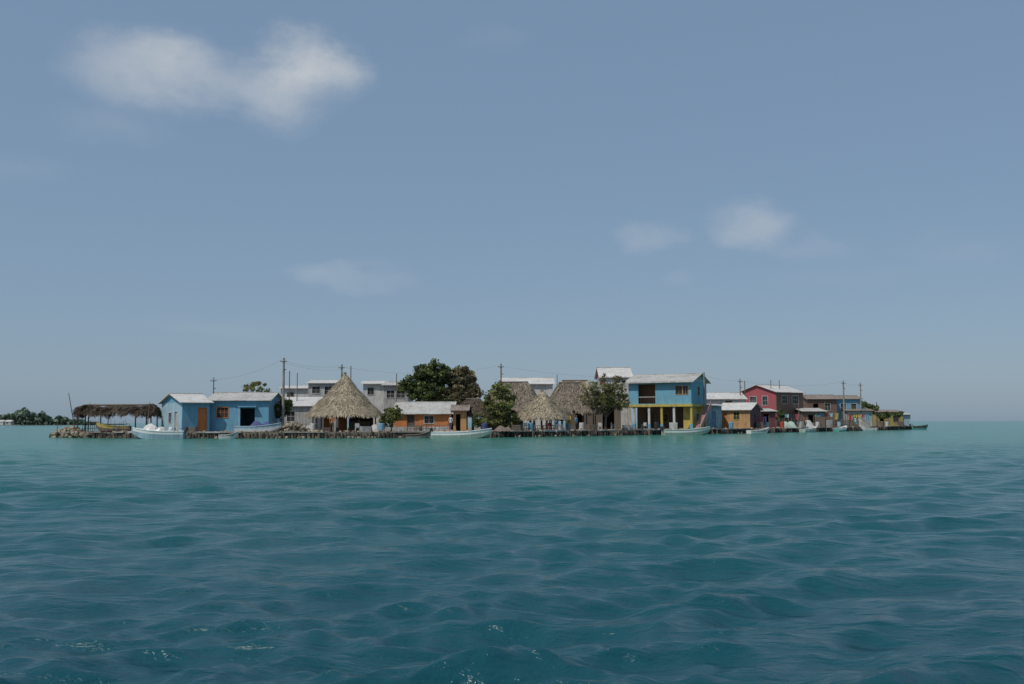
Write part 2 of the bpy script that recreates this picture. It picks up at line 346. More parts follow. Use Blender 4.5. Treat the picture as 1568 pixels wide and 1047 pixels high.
# ------------------------------------------------------------------ ISLAND ground + sea wall
shore=[(84,113),(140,109),(200,106),(280,103.5),(400,102),(500,102),(600,102.5),(750,103.5),(850,110),(930,116),(1010,122),(1085,128),(1150,136),(1200,144),(1300,163),(1396,188)]
SH=[Vector((X(p,d),d)) for p,d in shore]
def shoreD(px):
    for (a,b),(c,d) in zip(shore,shore[1:]):
        if a<=px<=c: return b+(d-b)*(px-a)/(c-a)
back=[Vector((82,205)),Vector((60,225)),Vector((20,215)),Vector((-10,190)),Vector((-35,160)),Vector((-52,130))]
def island():
    pts=SH+back
    V=[(p.x,p.y,GZ) for p in pts]; n=len(V); V+=[(p.x,p.y,-2.0) for p in pts]
    m=paint('island_ground',(0.26,0.22,0.17),0.7,0.95,(0.10,0.09,0.07),1.5)
    me=bpy.data.meshes.new('island_ground'); me.from_pydata(V,[],[tuple(range(n))]+[(i,i+n,(i+1)%n+n,(i+1)%n) for i in range(n)]); me.materials.append(m); me.update()
    col.objects.link(bpy.data.objects.new('island_ground',me))
    V=[];Q=[];A=[]
    def prism(x,y,r,z0,z1,sh,n=6):
        o=len(V); ph=random.random()*6
        for z,k in((z0,1),(z1,random.uniform(0.6,1))):
            for i in range(n): t=ph+6.283*i/n; V.append((x+r*k*math.cos(t),y+r*k*math.sin(t),z)); A.append(sh)
        for i in range(n): Q.append((o+i,o+(i+1)%n,o+n+(i+1)%n,o+n+i))
        Q.append((o+n,o+n+1,o+n+2,o+n+5)); Q.append((o+n+2,o+n+3,o+n+4,o+n+5))
    g=G('sea_wall')
    pts2=SH+[back[0]]
    for a,b in zip(pts2,pts2[1:]):
        L=(b-a).length; d=(b-a)/L; nrm=Vector((d.y,-d.x)); s=0
        while s<L:
            p=a+d*s; r=random.uniform(0.07,0.17)
            hh=0.5+random.uniform(-0.12,0.12); 
            if random.random()<0.07: hh+=random.uniform(0.2,0.7); r=0.06
            sh=random.random()**1.6
            q=p+nrm*random.uniform(0.05,0.22); prism(q.x,q.y,r,-0.8,hh,sh)
            s+=r*random.uniform(1.6,3.0)
        s=0
        while s<L-0.5:
            w=random.uniform(0.8,2.6)
            if random.random()<0.6:
                w=min(w,L-s-0.02); p=(a.x,a.y)
                g.obox('cap_slabs',random.choice([CONC,WOOD,CONC,GREYW]),p,(d.x,d.y),s,s+w,-0.25,0.35,GZ-0.05,GZ+random.uniform(0.03,0.13))
            s+=w+0.05
    g.fin(); npmesh('piles',V,Q,PILE,A,parent=g.e)
island()
def rocks(name,items,mat=STONE):
    import bmesh
    bm=bmesh.new(); bmesh.ops.create_icosphere(bm,subdivisions=1,radius=1); bv=np.array([v.co for v in bm.verts]); bf=np.array([[v.index for v in f.verts] for f in bm.faces]); bm.free()
    V=[];Q=[];A=[]
    for k,(x,y,z,r) in enumerate(items):
        s=np.random.uniform(0.6,1.3,3)*r; M=np.array(Euler(np.random.rand(3)*6).to_matrix())
        v=(bv*(1+np.random.uniform(-0.2,0.2,(len(bv),1))))*s; v=v@M.T+np.array([x,y,z]); V.append(v); Q.append(bf+k*len(bv)); A.append(np.full(len(bv),random.random()))
    return npmesh(name,np.concatenate(V),np.concatenate(Q),mat,np.concatenate(A))
it=[]
for i in range(420):
    px=random.uniform(82,142); D=shoreD(max(px,84))+random.uniform(-1.2,2.5); top=0.15+0.85*math.exp(-((px-112)/24)**2)
    it.append((X(px,D),D,random.uniform(-0.1,top),random.uniform(0.12,0.38)))
rocks('coral_rock_pile',it)
it=[]
for i in range(260):
    px=random.gauss(452,22); px=min(max(px,415),492); D=104+random.uniform(-.5,3); it.append((X(px,D),D,GZ+random.uniform(0,0.9*math.exp(-((px-450)/20)**2)),random.uniform(0.1,0.3)))
rocks('rubble_heap',it)
it=[]
for i in range(700):
    px=random.uniform(140,1395); D=shoreD(px)+random.uniform(-0.6,1.8); it.append((X(px,D),D,(GZ+0.03) if D>shoreD(px)+0.2 else 0.05,random.uniform(0.06,0.22)))
rocks('shore_stones',it)
# ------------------------------------------------------------------ BUILDINGS
g,L,h=house('blue_house',(280,105.6),35,322,7.6,616,0.95,BLUE,R_WHITE,ops=[(305,317,625,660,'door',ORANGE,ORANGE)],lm=LBLUE,gm=BLUE,
   lops=[(2.6,3.6,1.0,2.1,'win',WHITE,GLASS),(4.8,5.7,0,2.2,'door',WHITE,GREYW)],o=0.35); g.fin()
g,L,h=house('blue_house',(321,108.2),1,412,6.5,613,0.85,BLUE,R_GREY,ops=[(333,350,624,639,'win',ORANGE,DARK),(369,391,625,660,'open',BLUE,DARK)],gm=BLUE)
g.box('door_surround',LBLUE,3.2,3.35,-0.06,-0.003,0.06,h-0.6); g.box('awning_beam',BLUE,3.2,5.2,-0.5,-0.003,h-0.75,h-0.62); g.fin()
g,L,h=house('white_house',(472,128),0,515,7,587,0.45,GREYW,R_WHITE,ops=[(478,490,592,602,'win',WHITE,DARK),(497,508,592,604,'win',WHITE,DARK)]); g.fin()
g,L,h=house('white_house',(430,130),0,478,7,595,0.4,WHITE,R_WHITE,ops=[(440,450,601,608,'win',GREYW,DARK)]); g.fin()
g,L,h=house('white_shed',(412,119),0,482,5.5,622,1.1,GREYW,R_WHITE,roof='shed',ops=[(440,452,630,645,'win',WHITE,DARK)]); g.fin()
g,L,h=house('white_house',(556,128),4,588,7,588,0.45,WHITE,R_WHITE,ops=[(563,572,594,604,'win',GREYW,DARK)]); g.fin()
g,L,h=house('grey_house',(588,126),0,624,7,590,0.5,GREYW,R_GREY,ops=[(592,604,598,609,'win',WHITE,DARK),(608,620,598,609,'win',WHITE,DARK)]); g.fin()
g,L,h=house('orange_house',(604,110),-2,690,7,633,1.25,ORANGE,R_GREY,ops=[(624,634,636,662,'door',WOOD,DWOOD),(650,664,637,648,'win',WHITE,DARK)],plinth=GREYW); g.fin()
g,L,h=house('yellow_hut',(694,110),0,714,3.5,628,0.5,OCHRE,R_RUST,ops=[(698,705,634,662,'open',YELLOW,DARK)]); g.fin()
g,L,h=house('white_house',(768,148),0,846,8,588,1.0,WHITE,R_WHITE,ops=[(780,792,594,606,'win',GREYW,DARK)]); g.fin()
g,L,h=house('wooden_house',(745,124),0,800,5,614,0.4,WOOD,R_RUST,ops=[(752,760,620,632,'win',WHITE,DARK)],roof='shed'); g.fin()
g,L,h=house('wooden_house',(868,126),0,950,5,618,0.4,WOOD,R_RUST,ops=[(880,892,624,640,'open',WHITE,DARK),(905,916,624,632,'win',WHITE,DARK),(922,940,624,640,'open',WHITE,DARK)],roof='shed'); g.fin()
g,L,h=house('white_roofed_house',(920,138),2,966,5,577,1.35,WHITE,R_WHITE,gm=PINK,lm=GREYW,o=0.3); g.box('pink_pier',PINK,0.02,0.55,-0.02,-0.003,h-1.2,h-0.02); g.fin()
# ---- two storey blue house
def two_storey():
    D0=128.5; th=math.radians(-27); t=-solve(1058,D0,th,962); L=t
    x0=X(1058,D0)-math.cos(th)*L; y0=D0-math.sin(th)*L
    g=G('two_storey_blue_house',(x0,y0,GZ),th); pxc=784+x0/y0*F; sx=lambda px: solve(pxc,y0,th,px)
    W=7.0; f2=3.25; h=6.25
    bal0,bal1=sx(977),sx(1003)
    ops=[(bal0,bal1,f2+0.1,h-0.35,'open',WHITE,DARK),(sx(1034),sx(1044),f2+1.3,f2+2.35,'win',OCHRE,GLASS),(sx(1045.5),sx(1053),f2+1.3,f2+2.35,'win',OCHRE,GLASS)]
    g.wall('upper_walls',BLUE,(0,0),(L,0),h,0.15,ops,z0=f2)
    g.wall('upper_walls',BLUE,(L,0.15),(L,W-0.15),h,0.15,[(2.6,3.6,f2+1.2,f2+2.3,'win',YELLOW,GLASS),(4.8,5.7,f2+0.1,f2+2.2,'door',LBLUE,BLUE)],z0=f2)
    g.wall('upper_walls',BLUE,(L,W),(0,W),h,0.15,z0=f2); g.wall('upper_walls',BLUE,(0,W-0.15),(0,0.15),h,0.15,z0=f2)
    g.box('balcony_back_wall',BRICK,bal0-0.6,bal1+0.6,1.9,2.0,f2,h-0.01)
    for i in range(9):
        x=bal0+(bal1-bal0)*i/8; g.tube('balcony_railing',DWOOD,(x,0.07,f2),(x,0.07,f2+0.95),0.025,0.025,5)
    g.tube('balcony_railing',WHITE,(bal0,0.07,f2+0.97),(bal1,0.07,f2+0.97),0.04,0.04)
    g.box('floor_slab',YELLOW,-1.6,L+0.45,-1.1,W+0.1,f2-0.32,f2-0.003)
    for x,m in((-1.3,WHITE),(0.9,WHITE),(3.0,WHITE),(L*0.55,YELLOW),(L-2.2,WHITE),(L+0.1,YELLOW)):
        g.box('columns',m,x,x+0.28,-0.95,-0.67,0,f2-0.322)
        g.box('columns',BLUE,x-0.03,x+0.31,-0.98,-0.64,0,0.7)
    g.wall('lower_walls',WOOD,(0,3.3),(L-1.2,3.3),f2-0.33,0.15,[(1.2,2.2,0,2.2,'door',WOOD,DWOOD),(3.3,4.3,1,2,'win',YELLOW,DARK)])
    g.wall('lower_walls',YELLOW,(L-1.1,0),(L,0),f2-0.33,0.15)
    g.wall('lower_walls',YELLOW,(L,0.15),(L,W-0.15),f2-0.33,0.15,[(2,3,1.1,2,'win',BLUE,GLASS)])
    g.wall('lower_walls',GREYW,(L,W),(0,W),f2-0.33,0.15)
    g.wall('lower_walls',GREYW,(0,W-0.15),(0,3.46),f2-0.33,0.15)
    g.box('floor',CONC,-1.7,L+0.3,-1.3,W,-0.1,0.08)
    rise=1.0
    gable_roof(g,L,W,h,rise,R_GREY,LBLUE,0.55,0.5)
    g.box('fascia',WHITE,-0.5,L+0.5,-0.62,-0.57,h-0.2,h-0.0)
    n=14
    for i in range(n):
        z1=(i+1)*f2/n-0.01; y=-0.6+i*0.36
        g.box('stairs',SALMON,L+0.5,L+1.3,y,y+0.355,max(0,z1-0.45),z1)
    v=[]
    for x in(L+1.31,L+1.37):
        v+=[(x,-0.7,0.05),(x,-0.7,0.45),(x,-0.6+n*0.36,f2+0.4),(x,-0.6+n*0.36,f2-0.35)]
    g.mesh('stair_parapet',SALMON,v,[(0,1,2,3),(4,7,6,5),(0,4,5,1),(1,5,6,2),(2,6,7,3),(3,7,4,0)])
    g.fin()
two_storey()
g,L,h=house('light_blue_annex',(1083,136),0,1104,4,622,0.3,LBLUE,R_GREY,roof='shed',ops=[(1088,1095,630,660,'door',WHITE,BLUE)]); g.fin()
g,L,h=house('white_house',(1076,150),0,1140,7,611,0.95,WHITE,R_WHITE,ops=[(1110,1120,614,624,'win',GREYW,DARK)]); g.fin()
g,L,h=house('ochre_house',(1147,137.5),-30,1101,5.2,627,0.9,OCHRE,R_WHITE,anchor='r',gm=MAROON,rmside=MAROON,ops=[(1106,1112,633,660,'door',ORANGE,ORANGE),(1122,1131,631,642,'win',YELLOW,DARK)],rops=[(1.6,2.5,0,2.0,'door',WOOD,DWOOD)]); g.fin()
g,L,h=house('red_house',(1188,158),40,1229,7.2,600,1.15,BRICK,R_WHITE,gm=PINK,lm=PINK,ops=[(1196,1204,606,618,'win',WHITE,DARK),(1212,1221,606,618,'win',WHITE,DARK),(1198,1206,636,660,'open',WOOD,DARK)],lops=[(2,3.2,3.6,5,'win',WHITE,GLASS),(4.4,5.4,3.6,5,'win',WHITE,GLASS)]); g.fin()
g,L,h=house('rust_roof_house',(1236,172),0,1280,6,611,0.7,BRICK,R_RUST,ops=[(1244,1252,618,640,'open',WHITE,DARK),(1262,1270,618,628,'win',WHITE,DARK)],gm=WOOD); g.fin()
g,L,h=house('blue_house',(1278,174),0,1317,6,611,0.6,BLUE,R_RUST,ops=[(1286,1294,618,630,'win',WHITE,DARK),(1302,1310,618,650,'door',WHITE,DWOOD)]); g.fin()
g,L,h=house('mustard_shack',(1339,184),0,1381,4,631,0.4,MUSTARD,R_RUST,roof='shed',ops=[(1345,1352,637,660,'open',WOOD,DARK),(1366,1374,637,645,'win',WOOD,DARK)]); g.fin()
g,L,h=house('blue_shack',(1368,190),0,1392,4,635,0.4,LBLUE,R_GREY,roof='shed',ops=[(1376,1382,640,650,'win',WHITE,DARK)]); g.fin()
g,L,h=house('wooden_shack',(1228,158),0,1262,4,630,0.5,WOOD,R_GREY,roof='shed',ops=[(1236,1246,635,660,'open',WOOD,DARK)]); g.fin()
g,L,h=house('wooden_shack',(1296,172),0,1334,4,629,0.5,GREYW,R_RUST,roof='shed',ops=[(1304,1312,634,660,'open',WOOD,DARK)]); g.fin()
g,L,h=house('maroon_shack',(1150,146),0,1186,4,630,0.4,MAROON,R_GREY,roof='shed',ops=[(1168,1176,634,660,'open',WOOD,DARK)]); g.fin()
# ------------------------------------------------------------------ thatched shelters
def hut_extra(g):
    g.wall('back_wall',ORANGE,(-2.4,0.6),(0.1,1.2),1.9,0.12,[(1.0,1.6,0,1.7,'open',ORANGE,DARK)])
    g.wall('back_wall',DWOOD,(0.2,1.6),(2.8,1.6),2.2,0.12)
    g.box('counter',WOOD,0.4,2.6,0.4,0.9,0,1.0); g.box('counter',CONC,0.3,2.7,0.3,1.0,1.003,1.06)
    for i in range(4):
        a=i*1.3-1.8; g.tube('stools',WOOD,(a,-1.6,0),(a,-1.6,0.45),0.12,0.16)
thatch('thatched_hut',528,108.5,3.95,3.95,0,2.55,6.95,THATCH,16000,10,0.3,bow=0.12,extra=hut_extra)
thatch('thatched_hut',830,114,2.85,2.85,0,2.25,5.15,THATCH,8000,8,0.35,bow=0.05)
thatch('thatched_roof_shelter',785,123,4.0,3.2,1.9,3.1,6.5,THATCHG,9000,8,0.4)
thatch('thatched_roof_shelter',873,121,3.3,3.0,1.4,3.0,6.35,THATCHG,8000,8,0.4)
thatch('thatched_roof_shelter',880,138,2.8,2.5,1.8,5.6,7.3,THATCH,5000,6,0.3)
thatch('thatched_roof_shelter',724,113,2.1,2.2,0.8,2.5,4.2,THATCHB,4500,6,0.5)
thatch('palm_frond_shed',182,111.5,4.3,2.0,3.9,2.9,3.6,THATCHB,8000,8,0.8,blen=0.75)
# ------------------------------------------------------------------ trees
tree('mangrove_tree',672,118,650,[(650,585,30,26,0),(668,572,30,20,1),(628,592,15,17,0.5),(660,606,32,20,-0.3)],150,85,0.2,LEAFG,0.6,0.2,
     LEAFB,[(707,588,24,27,0.5),(695,608,28,18,-0.3),(718,600,14,20,0.2)])
tree('olive_tree',768,108.5,650,[(765,615,26,22,0),(758,635,22,18,0),(778,640,16,12,0.2),(770,598,18,12,0)],95,58,0.17,LEAFO,0.48,0.12)
tree('almond_tree',926,119,655,[(925,598,26,20,0),(945,592,20,16,0.5),(905,612,20,14,-0.3),(930,620,28,13,0),(948,612,16,12,0),(936,578,16,8,0)],90,28,0.16,LEAFB,0.5,0.12,
     LEAFO,[(918,605,32,22,0.2),(942,610,24,18,0)])
tree('shrub',600,106.5,655,[(600,638,16,14,0),(590,645,9,9,0),(608,632,9,10,0)],50,50,0.14,LEAFO,0.4,0.06)
tree('shrub',430,112,640,[(428,626,14,12,0),(440,620,9,9,0)],35,60,0.15,LEAFG,0.4,0.07)
tree('almond_tree',389,124,640,[(378,594,13,6,0),(394,592,13,7,0),(402,600,9,8,0)],26,32,0.17,LEAFO,0.4,0.08)
tree('shrub',1328,178,640,[(1326,622,11,7,0),(1336,626,8,6,0)],26,40,0.25,LEAFG,0.5,0.07)
tree('shrub',1238,176,640,[(1236,616,6,6,0)],14,40,0.22,LEAFG,0.4,0.07)
tree('shrub',1182,150,640,[(1180,640,6,7,0),(1192,636,8,8,0)],26,40,0.2,LEAFG,0.4,0.06)
tree('shrub',1356,182,640,[(1352,636,10,6,-1),(1372,634,8,5,-1)],22,40,0.2,LEAFG,0.4,0.06)
tree('shrub',736,110,640,[(732,642,9,10,0)],22,50,0.14,LEAFG,0.4,0.05)
# ------------------------------------------------------------------ poles and wires
tops={}
def pole(px,D,top,r=0.1,arm=True,name='utility_pole',lean=0):
    z=Zc(px,top,D)-GZ; g=G(name,(X(px,D),D,GZ)); m=CONC if r>0.09 else WOOD
    g.tube('shaft',m,(0,0,-0.1),(lean,0,z),r*1.2,r*0.8,8)
    if arm:
        g.box('crossarm',DWOOD,-0.38,0.38,-0.14,-0.08,z-0.45,z-0.37)
        for x in(-0.33,0,0.33): g.tube('insulators',WHITE,(x,-0.11,z-0.36),(x,-0.11,z-0.22),0.035,0.03,5)
        g.tube('transformer_bracket',DWOOD,(0.0,-0.1,z-1.3),(0.3,-0.1,z-1.3),0.05,0.05,5)
    g.fin(); tops[px]=(Vector((X(px,D),D,Zc(px,top,D)-0.25)))
pole(434,111,548,0.15); pole(327,119,578,0.07); pole(443,121,568,0.07,False,'pole'); pole(455,122,571,0.06,False,'pole')
pole(523,119,558,0.12); pole(537,122,560,0.07,False,'pole'); pole(767,127,557,0.12); pole(1078,131,570,0.13,False,'pole')
pole(607,122,572,0.06,False,'antenna_pole'); pole(853,140,574,0.06,False,'antenna_pole'); pole(1133,152,580,0.09); pole(1140,153,583,0.08,False,'pole')
pole(1180,160,582,0.07,False,'pole'); pole(1193,161,582,0.07,False,'pole'); pole(1291,166,583,0.14); pole(1317,172,586,0.12)
pole(1341,178,615,0.07,False,'pole'); pole(118,110,602,0.05,False,'pole',-0.9); pole(90,111,640,0.04,False,'pole'); pole(166,110,622,0.05,False,'pole',0.2)
pole(1262,160,615,0.07,False,'pole'); pole(1222,156,612,0.07,False,'pole'); pole(226,109,616,0.05,False,'pole',0.3)
def wires(a,b,sag,k=2):
    cu=bpy.data.curves.new('power_line','CURVE'); cu.dimensions='3D'; cu.bevel_depth=0.007; cu.bevel_resolution=1
    for j in range(k):
        off=Vector(((j-0.5)*0.5,0,-0.35*(j%2))); s=cu.splines.new('POLY'); s.points.add(19)
        for i in range(20):
            t=i/19; p=a.lerp(b,t)+off; s.points[i].co=(p.x,p.y,p.z-sag*4*t*(1-t),1)
    cu.materials.append(BLACK); col.objects.link(bpy.data.objects.new('power_line',cu))
wires(tops[327],tops[434],0.5,1); wires(tops[434],tops[523],0.35,2); wires(tops[523],tops[767],0.9,1); wires(tops[767],tops[1078],0.9,1); wires(tops[1078],tops[1133],0.3,1); wires(tops[1133],tops[1291],0.7,1); wires(tops[1291],tops[1317],0.2)
# ------------------------------------------------------------------ boats
def boat(name,pxa,pxb,D,hull,stripe,inside,bow=1,theta=0,z=0.0,beam=1.7,motor=True,tarp=None,free=0.62,rail=None):
    rail=rail or stripe
    Lm=(pxb-pxa)/F*D; g=G(name,(X((pxa+pxb)/2,D),D,z),math.radians(theta)+(math.pi if bow<0 else 0))
    n=16; secs=[]
    for i in range(n+1):
        t=i/n; x=(t-0.5)*Lm; w=beam/2*(0.86+0.14*math.sin(min(t,0.5)*math.pi))*(1-max(0,(t-0.5)/0.5)**2.4)*0.98+0.02
        gz=free+0.5*max(0,t-0.35)**1.8*1.6; kz=-0.22+0.75*max(0,(t-0.72)/0.28)**2*0.9
        sh=min(0.3,(gz-kz)*0.4)
        secs.append([(x,-w,gz),(x,-w*0.985,gz-sh),(x,-w*0.9,kz+0.12+0.1*(gz-kz)),(x,0,kz),(x,w*0.9,kz+0.12+0.1*(gz-kz)),(x,w*0.985,gz-sh),(x,w,gz)])
    V=[p for s in secs for p in s]; k=7
    fs=[];fh=[]
    for i in range(n):
        for j in range(k-1):
            f=(i*k+j,(i+1)*k+j,(i+1)*k+j+1,i*k+j+1); (fs if j in(0,5) else fh).append(f)
    g.mesh('hull',hull,V,fh+[tuple(range(k))]); g.mesh('hull',stripe,V,fs)
    Vi=[(p[0],p[1]*0.9,p[2]*1.0+(0.0 if j in(0,6) else 0.09)) for s in secs for j,p in enumerate(s)]
    g.mesh('inner_hull',inside,Vi,[f[::-1] for f in fh+fs])
    for j in(0,6):
        for i in range(n): g.tube('gunwale',rail,secs[i][j],secs[i+1][j],0.045,0.045,6)
    for t in(0.2,0.42,0.62):
        i=int(t*n); w=secs[i][6][1]*0.9; x=secs[i][0][0]; g.box('thwarts',inside,x-0.14,x+0.14,-w,w,free-0.22,free-0.17)
    i=n-3; g.mesh('foredeck',inside,[secs[i][0],secs[i+1][0],secs[i+2][0],secs[n][0],secs[n][6],secs[i+2][6],secs[i+1][6],secs[i][6]],[(0,1,6,7),(1,2,5,6),(2,3,4,5)])
    if motor:
        x=-Lm/2-0.12
        g.tube('outboard_motor',BLACK,(x,0,free+0.02),(x-0.05,0,free+0.42),0.19,0.15,9); g.box('outboard_motor',GREYW,x-0.08,x+0.08,-0.06,0.06,-0.5,free+0.02); g.box('outboard_motor',BLACK,x+0.05,x+0.2,-0.1,0.1,free-0.3,free+0.05)
        g.tube('outboard_motor',BLACK,(x+0.1,0,free+0.25),(x+0.6,0.05,free+0.3),0.02,0.02,5)
    if tarp: 
        for q in range(5): 
            xx=random.uniform(-0.3,0.2)*Lm; g.tube('cargo',tarp,(xx,random.uniform(-.3,.3),free-0.2),(xx+random.uniform(-.2,.2),0,free+random.uniform(0.1,0.35)),0.38,0.16,7)
    g.fin(); return g
boat('motor_boat',206,284,100.6,LBLUE,BOATW,BOATW,-1,4,tarp=BOATW,rail=BOATW,free=0.75)
boat('rowing_boat',362,432,103.6,BOATW,LBLUE,BLUE,1,-3,z=GZ+0.1,motor=False,beam=1.4,free=0.5)
boat('motor_boat',662,753,100.0,PGREEN,BOATW,PGREEN,1,-6,beam=1.8,rail=BOATW,free=0.6)
boat('rowing_boat',622,660,101.3,GREYW,WOOD,WOOD,1,8,motor=False,beam=1.1,free=0.35)
boat('motor_boat',1013,1087,119.6,PGREEN,BOATW,WHITE,1,8,beam=1.7,free=0.6,rail=PGREEN)
boat('motor_boat',1391,1419,187,TEAL,DWOOD,TEAL,1,10,beam=1.6,free=0.6)
boat('rowing_boat',1142,1178,132.6,BOATW,WHITE,GREYW,1,20,motor=False,beam=1.3,free=0.4)
boat('rowing_boat',1275,1297,155.8,TEAL,BOATW,WHITE,1,30,motor=False,beam=1.4,free=0.5)
boat('rowing_boat',1222,1252,147,PGREEN,WHITE,WHITE,1,30,motor=False,beam=1.4,free=0.45)
boat('rowing_boat',1316,1340,165,LBLUE,WHITE,WHITE,-1,-25,motor=False,beam=1.4,free=0.45)
boat('rowing_boat',150,200,109.5,WOOD,YELLOW,BLUE,-1,5,z=GZ+0.15,motor=False,beam=1.3,free=0.5)
boat('rowing_boat',338,366,101.2,BOATW,WHITE,WHITE,1,5,motor=False,beam=1.2,free=0.35)
# ------------------------------------------------------------------ yard things
def barrel(px,D,m,z=GZ,s=1.0):
    g=G('water_barrel',(X(px,D),D,z)); prev=None
    prof=[(0,0.27),(0.08,0.3),(0.3,0.3),(0.32,0.32),(0.34,0.3),(0.58,0.3),(0.6,0.32),(0.62,0.3),(0.85,0.3),(0.9,0.27)]
    for (a,ra),(b,rb) in zip(prof,prof[1:]): g.tube('shell',m,(0,0,a*s),(0,0,b*s),ra*s,rb*s,12)
    g.tube('lid',BLACK,(0.1*s,0,0.9*s),(0.1*s,0,0.93*s),0.06,0.06,8); g.fin()
for px,off,m in[(585,2,BLUE),(742,1.5,PURPLE),(812,2,BLUE),(870,3,LBLUE),(890,2,WHITE),(1004,1.6,BLACK),(1118,2,BLUE),(1196,2,RED),(1212,3,TEAL),(1250,2,WHITE),(1283,3,LBLUE),(1322,2,BLUE),(1356,2,WHITE),(480,2.5,WHITE),(1172,2,LBLUE)]:
    barrel(px,shoreD(px)+off,m)
def crate(px,D,m,w=0.7,h=0.5):
    g=G('wooden_crate',(X(px,D),D,GZ),random.uniform(-.5,.5))
    for k in range(4):
        z=h*k/4; g.box('slats',m,-w/2,w/2,-w/2,-w/2+0.03,z+0.01,z+h/4-0.02); g.box('slats',m,-w/2,w/2,w/2-0.03,w/2,z+0.01,z+h/4-0.02)
        g.box('slats',m,-w/2,-w/2+0.03,-w/2+0.04,w/2-0.04,z+0.01,z+h/4-0.02); g.box('slats',m,w/2-0.03,w/2,-w/2+0.04,w/2-0.04,z+0.01,z+h/4-0.02)
    g.box('base',m,-w/2+0.04,w/2-0.04,-w/2+0.04,w/2-0.04,0,0.03)
    for a in(-1,1):
        for b in(-1,1): g.box('corner_posts',m,a*(w/2-0.07)-0.03,a*(w/2-0.07)+0.03,b*(w/2-0.07)-0.03,b*(w/2-0.07)+0.03,0.03,h)
    g.fin()
for px,off,m,w,h in[(297,1.5,WOOD,.8,.6),(500,1.5,WOOD,.8,.5),(560,1.2,GREYW,.9,.6),(640,1.5,WOOD,.7,.6),(675,1.3,WHITE,.8,.5),(790,1.5,WOOD,.9,.7),(855,1.6,WHITE,.7,.8),(905,1.4,WOOD,1,.7),(960,1.5,GREYW,1,.6),(1030,1.6,WHITE,1,.9),(1160,2,WOOD,.9,.9),(1225,2,WHITE,1,1),(1240,1.5,WOOD,1,.8),(1266,2,GREYW,1,1.2),(1305,2,WOOD,1.2,1.2),(1345,2,WOOD,1.2,1),(1375,2,WOOD,1.2,.9)]:
    crate(px,shoreD(px)+off,m,w,h)
def chair(px,D,m,rot):
    g=G('plastic_chair',(X(px,D),D,GZ),rot)
    for a in(-.2,.2):
        for b in(-.2,.2): g.tube('legs',m,(a*1.15,b*1.15,0),(a,b,0.43),0.025,0.03,5)
    g.box('seat',m,-.24,.24,-.24,.24,.43,.47); g.box('backrest',m,-.22,.22,.21,.25,.5,.9)
    for a in(-.24,.24): g.box('armrests',m,a-.025,a+.025,-.2,.2,.64,.67)
    g.fin()
for px,off,m in[(548,2,WHITE),(803,1.8,WHITE),(843,2.2,RED),(918,2,WHITE),(938,2.4,WHITE),(985,1.8,WHITE)]: chair(px,shoreD(px)+off,m,random.uniform(-2,2))
def cline(pxa,pxb,D,z,cols):
    g=G('clothes_line',(X(pxa,D),D,GZ)); L=(pxb-pxa)/F*D
    for x in(0,L): g.tube('posts',WOOD,(x,0,-0.05),(x,0,z+0.1),0.05,0.04)
    g.tube('line',BLACK,(0,0,z),(L,0,z-0.02),0.012,0.012,4); x=0.2
    while x<L-0.6:
        w=random.uniform(0.35,0.7); h=random.uniform(0.5,1.0); m=random.choice(cols); nx=5
        V=[];Fq=[]
        for j in range(4):
            for i in range(nx): V.append((x+w*i/(nx-1)+random.uniform(-.02,.02),0.05*math.sin(i*2.1+j+x),z-0.01-h*j/3+random.uniform(-.03,.03)*(j>0)))
        for j in range(3):
            for i in range(nx-1): Fq.append((j*nx+i,j*nx+i+1,(j+1)*nx+i+1,(j+1)*nx+i))
        g.mesh('garments',m,V,Fq); x+=w+random.uniform(0.05,0.3)
    g.fin()
CL=[WHITE,RED,BLUE,YELLOW,PINK,LBLUE,GREYW,BLACK,TEAL,SALMON,PURPLE]
cline(1190,1226,150,2.1,CL); cline(1244,1288,158,2.3,CL); cline(1296,1334,166,2.1,CL); cline(1152,1176,141,1.7,CL); cline(852,880,114,1.7,CL)
def tarp(name,px,D,w,dep,h,m,z=GZ):
    n=14;V=[];Q=[]
    for j in range(n):
        for i in range(n):
            u=i/(n-1)*2-1; v=j/(n-1)*2-1; q=max(0,1-abs(u)**3)*max(0,1-abs(v)**3)
            V.append((X(px,D)+u*w/2,D+v*dep/2,z+h*q*(0.7+0.3*math.sin(u*5+v*3+px))+random.uniform(0,0.08)))
    for j in range(n-1):
        for i in range(n-1): Q.append((j*n+i,j*n+i+1,(j+1)*n+i+1,(j+1)*n+i))
    npmesh(name,V,Q,m)
tarp('blue_tarp_heap',400,105.4,2.6,1.2,0.8,PURPLE,GZ+0.4); tarp('fishing_net_heap',572,104.5,1.6,1.4,0.8,GREYW); tarp('fishing_net_heap',770,105,2,1.4,0.6,WOOD)
tarp('grey_tarp_heap',470,105,2.6,1.4,0.9,GREYW); tarp('white_tarp_heap',235,107,3.0,1.6,0.9,WHITE); tarp('tarp_heap',1232,153,2.6,1.6,1.2,GREYW); tarp('tarp_heap',1316,168,2.6,1.6,1.3,CONC)
tarp('tarp_heap',1205,147,2.4,1.4,1.1,PGREEN)
def stick_fence(pxa,Da,pxb,Db,h):
    g=G('stick_fence'); a=Vector((X(pxa,Da),Da,GZ)); b=Vector((X(pxb,Db),Db,GZ)); n=int((b-a).length/0.28)
    for i in range(n+1):
        p=a.lerp(b,i/n); g.tube('stakes',random.choice([WOOD,DWOOD,CONC]),p-Vector((0,0,.1)),p+Vector((random.uniform(-.08,.08),0,h*random.uniform(0.7,1.25))),0.035,0.025,5)
    for q in(0.35,0.75): g.tube('rails',WOOD,a+Vector((0,0,h*q)),b+Vector((0,0,h*q)),0.03,0.03,5)
    g.fin()
